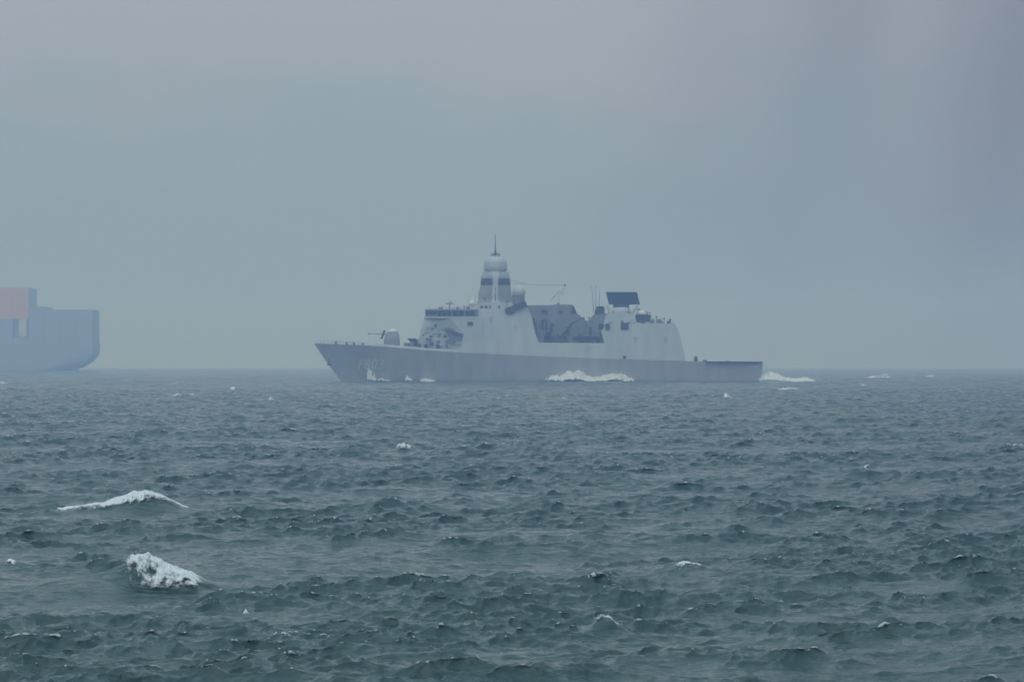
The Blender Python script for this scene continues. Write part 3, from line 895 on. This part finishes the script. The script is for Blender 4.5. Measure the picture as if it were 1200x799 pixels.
fitting('light_mast', 'dark', lambda b: (b.tube((PX(785.9), -5.2, rz_), (PX(785.9), -5.2, rz_ + 1.3), .14), b.box((PX(785.9), -5.2, rz_ + 1.15), (.75, .6, .55))))
fitting('railing', 'mid', lambda b: [b.tube((PX(738 + 3.4 * i), -6.0, rz_), (PX(738 + 3.4 * i), -6.0, rz_ + 1), .035, n=5) for i in range(16)] + [b.tube((PX(738), -6.0, rz_ + q), (PX(789), -6.0, rz_ + q), .02, n=4) for q in (.5, 1)])
# hangar door on the sloped after end, quarterdeck gear
fitting('hangar_door', 'mid', lambda b: b.add([(PX(803.9), -3.3, PZ(422.5)), (PX(803.9), 3.3, PZ(422.5)), (PX(798.0), 3.3, PZ(394)), (PX(798.0), -3.3, PZ(394)),
                                            (PX(802.6), -3.3, PZ(422.5)), (PX(802.6), 3.3, PZ(422.5)), (PX(796.7), 3.3, PZ(394)), (PX(796.7), -3.3, PZ(394))],
                                           [(0, 1, 2, 3), (7, 6, 5, 4), (0, 4, 5, 1), (1, 5, 6, 2), (2, 6, 7, 3), (3, 7, 4, 0)]))
fitting('winch', 'dark', lambda b: (b.tube((PX(814), -7.0, PZ(420)), (PX(817.6), -7.0, PZ(420)), .75, n=12), b.box((PX(815.8), -7.0, PZ(422.6)), (1.2, 1.0, .8))))
fitting('bollard', 'dark', lambda b: (b.tube((PX(825), -7.2, PZ(424)), (PX(825), -7.2, PZ(421.8)), .4), b.tube((PX(827.2), -7.2, PZ(424)), (PX(827.2), -7.2, PZ(421.8)), .4)))
fitting('bollard', 'mid', lambda b: (b.tube((PX(852), -7.2, PZ(424)), (PX(852), -7.2, PZ(422.6)), .35), b.tube((PX(854), -7.2, PZ(424)), (PX(854), -7.2, PZ(422.6)), .35)))

# lettering laid onto the plating
def lettering(text, px0, px1, pyt, pyb, shear=0.0, name='pennant_number'):
    cu = bpy.data.curves.new(name, 'FONT'); cu.body = text; cu.resolution_u = 6
    cu.shear = shear; cu.offset = 0.012; cu.space_character = 1.08
    tmp = bpy.data.objects.new('tmp', cu); COL.objects.link(tmp)
    bpy.context.view_layer.update()
    dg = bpy.context.evaluated_depsgraph_get()
    me = bpy.data.meshes.new_from_object(tmp.evaluated_get(dg))
    bpy.data.objects.remove(tmp); bpy.data.curves.remove(cu)
    bm = bmesh.new(); bm.from_mesh(me)
    bmesh.ops.triangulate(bm, faces=bm.faces)
    for _ in range(2): bmesh.ops.subdivide_edges(bm, edges=bm.edges, cuts=1, use_grid_fill=True)
    xs = [v.co.x for v in bm.verts]; ys = [v.co.y for v in bm.verts]
    a, c, e, f = min(xs), max(xs), min(ys), max(ys)
    for v in bm.verts:
        x = PX(px0) + (v.co.x - a) / (c - a) * (PX(px1) - PX(px0))
        z = PZ(pyb) + (v.co.y - e) / (f - e) * (PZ(pyt) - PZ(pyb))
        v.co = (x, -hb(x, z) - 0.05, z)
    bm.to_mesh(me); bm.free(); me.name = name
    me.materials.append(M['letter'])
    o = bpy.data.objects.new(name, me); COL.objects.link(o); o.parent = hull
    return o
lettering('F803', 418, 449.5, 420.6, 432.6, 0.25)
lettering('TROMP', 875.5, 888.5, 428.4, 432.0, 0.0, 'ship_name')

# ------------------------------------------------------------------ container ship far off in the haze
CD = 2600.0
def CX(px): return (px - 600.0) * CD / F_PX
def CZ(py): return EYE - (py - 426.0) * CD / F_PX
cship = empty('container_ship', (CX(0), CD, 0))
tag(cship, 'huge container ship fading into the haze at the left edge', 'container ship')
ox = CX(0)
b = MB()
xr = CX(113) - ox; xl = CX(-230) - ox; BW = 24.0
rings = []
prof = [(-3.0, 78, .55), (CZ(435), 84, .72), (CZ(430), 95, .85), (CZ(423), 106, .95), (CZ(415), 112, 1.0), (CZ(405), 113.4, 1.0), (22.0, 113.5, 1.0)]
for z, px, k in prof:
    e = CX(px) - ox
    rings.append([(xl - (z - 19) * -0.4, 0.3, z), (xl + 40, -BW, z), (e - 22, -BW * (0.9 + .1 * k), z), (e, -BW * k, z), (e, BW * k, z), (e - 22, BW * (0.9 + .1 * k), z), (xl + 40, BW, z)])
b.loft(rings)
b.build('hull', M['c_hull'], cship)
b = MB(); b.box(((CX(32) - ox), -BW + 4.0, (CZ(395) + CZ(374.5)) / 2), (6.4, 9.0, CZ(374.5) - CZ(395)))
dk = b.build('deckhouse', M['c_pale'], cship)
b = MB()
for px in (37.2, 56, 74.6, 93.4, 112):
    b.box((CX(px) - ox, -BW + 1, 20.5), (.5, 1.5, 3.5)); b.box((CX(px) - ox, -BW + 2.2, 34), (.4, .4, 24))
b.build('lashing_bridge', M['c_hull'], cship)
# containers
def container_mesh(name, mat):
    b = MB()
    lx, ly, lz = 12.9, 2.44, 2.56
    b.box((0, 0, lz / 2), (lx - .1, ly - .06, lz - .1))
    for sx in (-1, 1):
        for sy in (-1, 1): b.box((sx * (lx / 2 - .12), sy * (ly / 2 - .1), lz / 2), (.24, .2, lz))
    for sy in (-1, 1):
        for zz in (.1, lz - .1): b.box((0, sy * (ly / 2 - .08), zz), (lx - .5, .16, .18))
        for i in range(24):
            b.box((-lx / 2 + .5 + i * (lx - 1) / 23, sy * (ly / 2 - .01), lz / 2), (.26, .07, lz - .4))
    return b.build(name, mat)
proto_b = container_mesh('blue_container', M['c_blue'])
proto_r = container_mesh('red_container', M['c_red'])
LB = 'dim blue grey shipping container in the tall deck stacks of the far container ship'
LR = 'faded red shipping container in the topmost stacks at the left edge of the photo'
tag(proto_b, LB, 'container', 'blue containers on the far ship'); tag(proto_r, LR, 'container', 'red containers on the far ship')
used = {'b': False, 'r': False}
def put(kind, x, z):
    p = proto_b if kind == 'b' else proto_r
    if used[kind]:
        o = p.copy(); COL.objects.link(o)
    else:
        o = p; used[kind] = True
    o.location = (x, CD - BW + 1.3, z)
pitch = 13.05; tier = 2.56; z0 = 22.01
inner = MB()
for bay in range(8):
    x = CX(112.6) - 6.5 - bay * pitch
    if bay == 4: pass
    if bay < 3: nt_ = [11, 11, 11][bay]
    elif bay == 3: nt_ = 12
    else: nt_ = 18
    for k in range(nt_):
        z = z0 + k * tier
        if bay == 4 and CX(27.5) < x + 6 and CZ(395) - 1 < z + 1 < CZ(375): 
            continue
        put('r' if (bay >= 4 and z > CZ(375)) else 'b', x, z)
    inner.box((x, CD + 1.3, z0 + nt_ * tier / 2), (12.6, 2 * BW - 5.4, nt_ * tier - .1))
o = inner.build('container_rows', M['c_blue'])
tag(o, 'solid rows of containers behind the outermost stacks of the far ship', 'containers', kind='stuff')

# ------------------------------------------------------------------ foam: breaking crests, bow wave and wake
def hash2(i, j, s):
    n = (i * 374761393 + j * 668265263 + s * 69069) & 0x7fffffff
    n = ((n ^ (n >> 13)) * 1274126177) & 0x7fffffff
    return ((n ^ (n >> 16)) & 0xffff) / 65535.0
def vnoise(x, y, s):
    i = np.floor(x).astype(np.int64); j = np.floor(y).astype(np.int64)
    f = x - i; g = y - j; f = f * f * (3 - 2 * f); g = g * g * (3 - 2 * g)
    return (hash2(i, j, s) * (1 - f) + hash2(i + 1, j, s) * f) * (1 - g) + (hash2(i, j + 1, s) * (1 - f) + hash2(i + 1, j + 1, s) * f) * g
def fbm(x, y, s, o=4):
    a = 0.5; t = 0; 
    for k in range(o):
        t = t + a * vnoise(x * 2**k, y * 2**k, s + 17 * k); a *= 0.5
    return t / (1 - 0.5**o)

def foam_material():
    m = bpy.data.materials.new('sea_foam'); m.use_nodes = True
    t = m.node_tree; b = t.nodes['Principled BSDF']; out = t.nodes['Material Output']
    b.inputs['Roughness'].default_value = 0.7
    g = N(t, 'ShaderNodeTexCoord'); a = N(t, 'ShaderNodeAttribute', attribute_name='cover')
    mpn = N(t, 'ShaderNodeMapping'); L(t, g.outputs['UV'], mpn.inputs['Vector'])
    nz = N(t, 'ShaderNodeTexNoise'); nz.inputs['Scale'].default_value = 9.0; nz.inputs['Detail'].default_value = 7; nz.inputs['Roughness'].default_value = 0.65
    L(t, mpn.outputs[0], nz.inputs['Vector'])
    r = N(t, 'ShaderNodeValToRGB'); r.color_ramp.elements[0].position = .3; r.color_ramp.elements[1].position = .62
    r.color_ramp.elements[0].color = (.52, .57, .59, 1); r.color_ramp.elements[1].color = (.84, .86, .88, 1)
    L(t, nz.outputs['Fac'], r.inputs[0]); L(t, r.outputs[0], b.inputs['Base Color'])
    nz2 = N(t, 'ShaderNodeTexNoise'); nz2.inputs['Scale'].default_value = 3.2; nz2.inputs['Detail'].default_value = 8; nz2.inputs['Roughness'].default_value = 0.75
    L(t, mpn.outputs[0], nz2.inputs['Vector'])
    s0 = N(t, 'ShaderNodeMath', operation='MULTIPLY_ADD'); s0.inputs[1].default_value = 2.4; s0.inputs[2].default_value = -0.7; L(t, nz2.outputs['Fac'], s0.inputs[0])
    s = N(t, 'ShaderNodeMath', operation='ADD'); L(t, a.outputs['Fac'], s.inputs[0]); L(t, s0.outputs[0], s.inputs[1])
    mr = N(t, 'ShaderNodeMapRange', interpolation_type='SMOOTHSTEP'); mr.inputs['From Min'].default_value = .80; mr.inputs['From Max'].default_value = 1.25
    L(t, s.outputs[0], mr.inputs['Value'])
    tr = N(t, 'ShaderNodeBsdfTransparent'); mx_ = N(t, 'ShaderNodeMixShader')
    L(t, mr.outputs[0], mx_.inputs[0]); L(t, tr.outputs[0], mx_.inputs[1]); L(t, b.outputs[0], mx_.inputs[2])
    L(t, mx_.outputs[0], out.inputs['Surface'])
    return m
FOAM = foam_material()
seed_ = [100]
def foam(name, label, cat, u, fz, origin, wid, lump, res=(90, 26), group=None, drops=0, drop_r=0.02, cover=1.15, ragged=0.5, spread=0.0, drape=True, taper=4.0, toe=0.9, spike=1.3):
    """a crest of foam: u(q) -> (x, y) along the crest; fz(q) -> height above the water at the crest; wid(q) -> reach down the face"""
    seed_[0] += 31; sd = seed_[0]
    nu, nv = res
    q = np.linspace(0, 1, nu)[:, None] * np.ones((1, nv)); v = np.ones((nu, 1)) * np.linspace(-0.35, 1, nv)[None, :]
    cx_, cy_ = u(q); hh = fz(q); ww = wid(q)
    dx = np.gradient(cx_, axis=0); dy = np.gradient(cy_, axis=0); ln = np.sqrt(dx**2 + dy**2) + 1e-9
    nx, ny = 0.0 * ln, -1.0 + 0.0 * ln                # the crests face downwind, the way the sea runs
    x = cx_ + nx * v * ww; y = cy_ + ny * v * ww
    if drape: sx_, sy_, sz_, _ = sea(x, y)
    else: sx_, sy_, sz_ = x, y, np.zeros_like(x)
    prof = np.where(v < 0, 1 - (v / 0.35)**2, (1 - np.clip(v, 0, 1)**1.3))
    sc = 5.0 / max(1e-6, float(ln.mean()) * nu)
    nse = fbm(x * 7.0 / float(ww.mean()), y * 7.0 / float(ww.mean()), sd, 5)
    z = sz_ + prof * hh * (1.0 - spike / 2 + spike * fbm(q * 15, v * 1.5, sd + 5, 5)) + lump * (nse - .35) * np.clip(prof * 2, 0, 1) + 0.004
    edge = np.minimum(np.minimum(q, 1 - q) * taper, 1) * np.where(v < 0, np.clip((v + .35) / .3, 0, 1), np.clip((1 - v) / toe, 0, 1))
    rat = max(2.0, float(ln.mean()) * nu / max(float(ww.mean()), 1e-3))
    cov = cover * edge**0.7 - ragged * (1.35 - 1.4 * fbm(q * max(3.2 * min(rat, 9), 14), v * 3.2 + q * 2, sd + 9, 6))
    V = np.stack([sx_, sy_, z], -1).reshape(-1, 3); C = cov.ravel().tolist()
    idx = np.arange(nu * nv).reshape(nu, nv)
    Q = np.stack([idx[:-1, :-1], idx[:-1, 1:], idx[1:, 1:], idx[1:, :-1]], -1).reshape(-1, 4)
    keep = cov.ravel()[Q].max(1) > 0.05
    V = [tuple(p) for p in V]; F = [tuple(f) for f in Q[keep].tolist()]
    UV = np.stack([q.ravel() * float(ln.mean()) * nu / max(float(ww.mean()), 1e-3), v.ravel()], -1).tolist()
    rr = random.Random(sd)
    for _ in range(drops):                           # thrown spray
        i = rr.randrange(nu * nv)
        if C[i] < 0.2 or F is None: continue
        b_ = V[i]; r = drop_r * rr.uniform(.4, 1.5) 
        c_ = (b_[0] + rr.gauss(0, spread), b_[1] + rr.gauss(0, spread), b_[2] + abs(rr.gauss(0, spread)) * 1.0)
        k0 = len(V)
        for ax in ((1, 0, 0), (-1, 0, 0), (0, 1, 0), (0, -1, 0), (0, 0, 1), (0, 0, -1)):
            V.append(tuple(c_[t] + ax[t] * r * rr.uniform(.6, 1.3) for t in range(3))); C.append(2.0); UV.append(UV[i])
        F += [tuple(k0 + t for t in f) for f in ((0, 2, 4), (2, 1, 4), (1, 3, 4), (3, 0, 4), (2, 0, 5), (1, 2, 5), (3, 1, 5), (0, 3, 5))]
    used_ = sorted({i for f in F for i in f}); mp_ = {o_: n_ for n_, o_ in enumerate(used_)}
    V = [V[i] for i in used_]; C = [C[i] for i in used_]; UVu = [UV[i] for i in used_]
    F = [tuple(mp_[i] for i in f) for f in F]
    c0 = V[len(V) // 2]; org = (c0[0], c0[1], 0.0)
    me = bpy.data.meshes.new(name)
    me.from_pydata([(a - org[0], b2 - org[1], c - org[2]) for a, b2, c in V], [], F)
    at = me.attributes.new('cover', 'FLOAT', 'POINT'); at.data.foreach_set('value', C)
    uvl = me.uv_layers.new(name='UVMap')
    uvl.data.foreach_set('uv', [w for l in me.loops for w in UVu[l.vertex_index]])
    me.polygons.foreach_set('use_smooth', [True] * len(me.polygons))
    me.materials.append(FOAM)
    o = bpy.data.objects.new(name, me); o.location = org; COL.objects.link(o)
    return tag(o, label, cat, group)

def crest(pts):
    """crest line through photo-measured waterline points (x, y on the sea)"""
    ps = [(wx(a, dist(b)), dist(b)) for a, b in pts]
    qs = np.linspace(0, 1, len(ps)); ax = [p[0] for p in ps]; ay = [p[1] for p in ps]
    return lambda q: (np.interp(q, qs, ax), np.interp(q, qs, ay))
def lerpf(vals):
    qs = np.linspace(0, 1, len(vals)); return lambda q: np.interp(q, qs, vals)

# nearest breaker: a collapsing crest
foam('breaking_wave', 'biggest white breaker, a crest tumbling down its face at lower left', 'whitecap',
     crest([(148, 689), (168, 689), (195, 690), (222, 690), (252, 691)]), lerpf([.10, .16, .16, .12, .03]), None, lerpf([1.5, 2.1, 1.8, 1.3, .6]), 0.05,
     res=(220, 80), drops=600, drop_r=0.009, spread=.07, cover=1.28, ragged=.6, taper=6)
foam('breaking_wave', 'long thin white breaker curving along a crest at left', 'whitecap',
     crest([(60, 602), (90, 602), (120, 602), (150, 601.5), (175, 601), (200, 600.6), (228, 600)]), lerpf([.05, .10, .1, .10, .14, .09, .05]), None, lerpf([.5, .8, .8, .9, 1.2, .5, .35]), 0.05,
     res=(280, 30), drops=200, drop_r=0.012, spread=.06, cover=1.4, ragged=.6, taper=14)
small = [
 ('small whitecap on a dark crest near the bottom right of centre', [(694, 744), (712, 743), (734, 743)], .06, .4, 260),
 ('lacy patch of foam on a crest right of the lowest whitecap', [(788, 674), (805, 672), (828, 672)], .03, .9, 60),
 ('thin streak of foam at the left edge beside the biggest breaker', [(0, 671), (8, 668), (20, 669)], .05, .6, 20),
 ('small white crest left of centre in the middle distance', [(461, 529), (473, 528.6), (486, 529)], .32, 2.2, 25),
 ('thin white line of foam left of the round buoy', [(196, 464), (215, 463.6), (234, 463.4)], .28, 6.0, 0),
 ('little white crest right of the round buoy', [(312, 470), (317, 469.2), (321, 470)], .45, 5.0, 0),
 ('fine foam streak at the far left under the container ship', [(0, 450), (4, 449.6), (9, 450)], .5, 16, 0),
 ('long foam streak just astern of and nearer than the frigate', [(896, 458), (915, 457), (930, 456), (947, 456)], .35, 9.0, 0),
 ('pale foam patch far beyond the frigate wake', [(1004, 444), (1022, 443.6), (1040, 443.0), (1050, 443.4)], .9, 22.0, 0),
 ('double crest of foam topping the far patch right of the frigate', [(1028, 441.2), (1038, 440.8), (1048, 441.2)], 1.1, 30.0, 0),
 ('faint whitecap at the far right below the horizon', [(1083, 442.6), (1091, 442.2), (1097, 442.8)], .8, 22.0, 0),
 ('short foam fleck below the far patch on the right', [(1006, 451.5), (1010, 452), (1015, 453.5)], .4, 9.0, 0),
 ('scrap of foam on a crest below the stern wake', [(846, 466), (853, 465.4), (861, 466)], .28, 5.0, 0),
 ('small fleck of foam below the frigate amidships', [(655, 468), (661, 467.4), (667, 468)], .28, 5.0, 0),
 ('tiny foam fleck left of and below the biggest breaker', [(283, 714), (288, 713), (294, 714)], .02, .2, 10),
 ('frayed foam streak on the far right third of the water', [(912, 702), (928, 700), (945, 698)], .015, .35, 20),
 ('fleck of foam on the water above the lacy patch', [(1010, 549), (1016, 547), (1022, 549)], .1, 1.2, 6),
 ('white crest on the water at the right edge', [(1176, 524), (1188, 522), (1200, 523)], .12, 1.6, 6),
 ('foam fleck on a crest halfway between frigate and long breaker', [(355, 537), (362, 536), (370, 537)], .1, 1.4, 6),
]
for lab, pts, h, w, dr in small:
    foam('whitecap', lab, 'whitecap', crest(pts), lerpf([h * .3, h, h * .4]), None, lerpf([w * .5, w, w * .5]), h * .25, res=(60, 18), drops=dr, drop_r=max(.008, h * .05), spread=h * .35,
         group='scattered whitecaps', cover=1.15, ragged=.45)

# the frigate's own waves, along its near waterline
YS = 1008.5
def side_line(px0, px1, off=0.3):
    return lambda q: (PX(px0 + (px1 - px0) * q), YS - np.vectorize(lambda a: hb(a, 0.3))(PX(px0 + (px1 - px0) * q)) - off)
foam('side_wave', 'long white wave breaking along the frigate amidships', 'ship wave',
     side_line(634, 748), lerpf([.4, 1.3, 2.2, 3.7, 2.5, 2.0, 2.2, 2.7, 3.6, 2.0, .6]), None, lerpf([3, 5, 5, 6, 5, 5, 5, 5, 4, 3, 2]), 1.0, res=(240, 50), drops=420, drop_r=.12, spread=.6, cover=1.5, ragged=.6, taper=9, toe=.35, spike=1.0)
foam('bow_spray', 'slanting streak of spray thrown up below the pennant number', 'ship wave',
     lambda q: (PX(428 + 13 * q), YS - np.vectorize(lambda a: hb(a, 1.5))(PX(428 + 13 * q)) - .4 - q), lerpf([4.8, 4.4, 3.2, 1.8, .9]), None, lerpf([1.6, 2.0, 2.2, 2.2, 2.0]), .8, res=(90, 30), drops=300, drop_r=.09, spread=.5, cover=1.5, ragged=.6, taper=8, toe=.3)
foam('bow_wave', 'low curl of foam running aft from the bow spray', 'ship wave',
     side_line(437, 460, 1.5), lerpf([.4, .9, .8, .5, .3]), None, lerpf([2, 3, 3, 3, 2]), .4, res=(80, 20), drops=30, drop_r=.08, spread=.2, cover=1.4)
for p0, p1, h_, lab in ((474, 484, 1.9, 'small splash of foam on the hull just below the gun'), (490, 513, 1.2, 'low flat fleck of foam on the hull below the bridge front')):
    foam('side_wave', lab, 'ship wave', side_line(p0, p1, 1.0), lerpf([.4, h_, h_ * .6, .3]), None, lerpf([2, 3, 3, 2]), .5, res=(60, 24), drops=50, drop_r=.08, spread=.3, cover=1.4, ragged=.7, taper=6, toe=.3, spike=.8)
foam('stern_wake', 'high white hump of wash behind the frigate stern with a trailing tail', 'wake',
     lambda q: (PX(885 + 76 * q), YS - 3.0 + 6 * q), lerpf([1.6, 2.9, 3.3, 3.2, 2.6, 1.4, 1.1, 1.0, 1.3, 1.1, .4]), None, lerpf([5, 7, 8, 8, 7, 5, 5, 5, 5, 4, 3]), .7, res=(200, 44), drops=200, drop_r=.12, spread=.4, cover=1.6, ragged=.5, taper=12, toe=.3, spike=.8)
foam('wake', 'thin line of wash at the foot of the far container ship stern', 'wake',
     lambda q: (CX(84 + 28 * q), CD - 18 + 0 * q), lerpf([.5, 2.0, 2.2, .5]), None, lerpf([6, 10, 10, 6]), .6, res=(60, 16), cover=1.0)

# ------------------------------------------------------------------ buoy
bd = dist(458.6); bx = wx(273.8, bd)
sx_, sy_, sz_, _ = sea(np.array([[bx]]), np.array([[bd]]))
buoy = empty('mooring_buoy', (float(sx_[0, 0]), float(sy_[0, 0]), float(sz_[0, 0])))
tag(buoy, 'round white buoy floating alone left of the frigate', 'buoy')
b = MB(); b.sphere((0, 0, .42), 0.56, 1.0, 24, 16); b.build('float', M['buoy'], buoy, smooth=True)
b = MB(); b.tube((0, 0, .9), (0, 0, 1.05), .12, .1, 12)
for i in range(12):
    t0, t1 = 2 * math.pi * i / 12, 2 * math.pi * (i + 1) / 12
    b.tube((.1 * math.cos(t0), 0, 1.12 + .1 * math.sin(t0)), (.1 * math.cos(t1), 0, 1.12 + .1 * math.sin(t1)), .025, n=6)
b.build('lifting_eye', M['brass'], buoy)
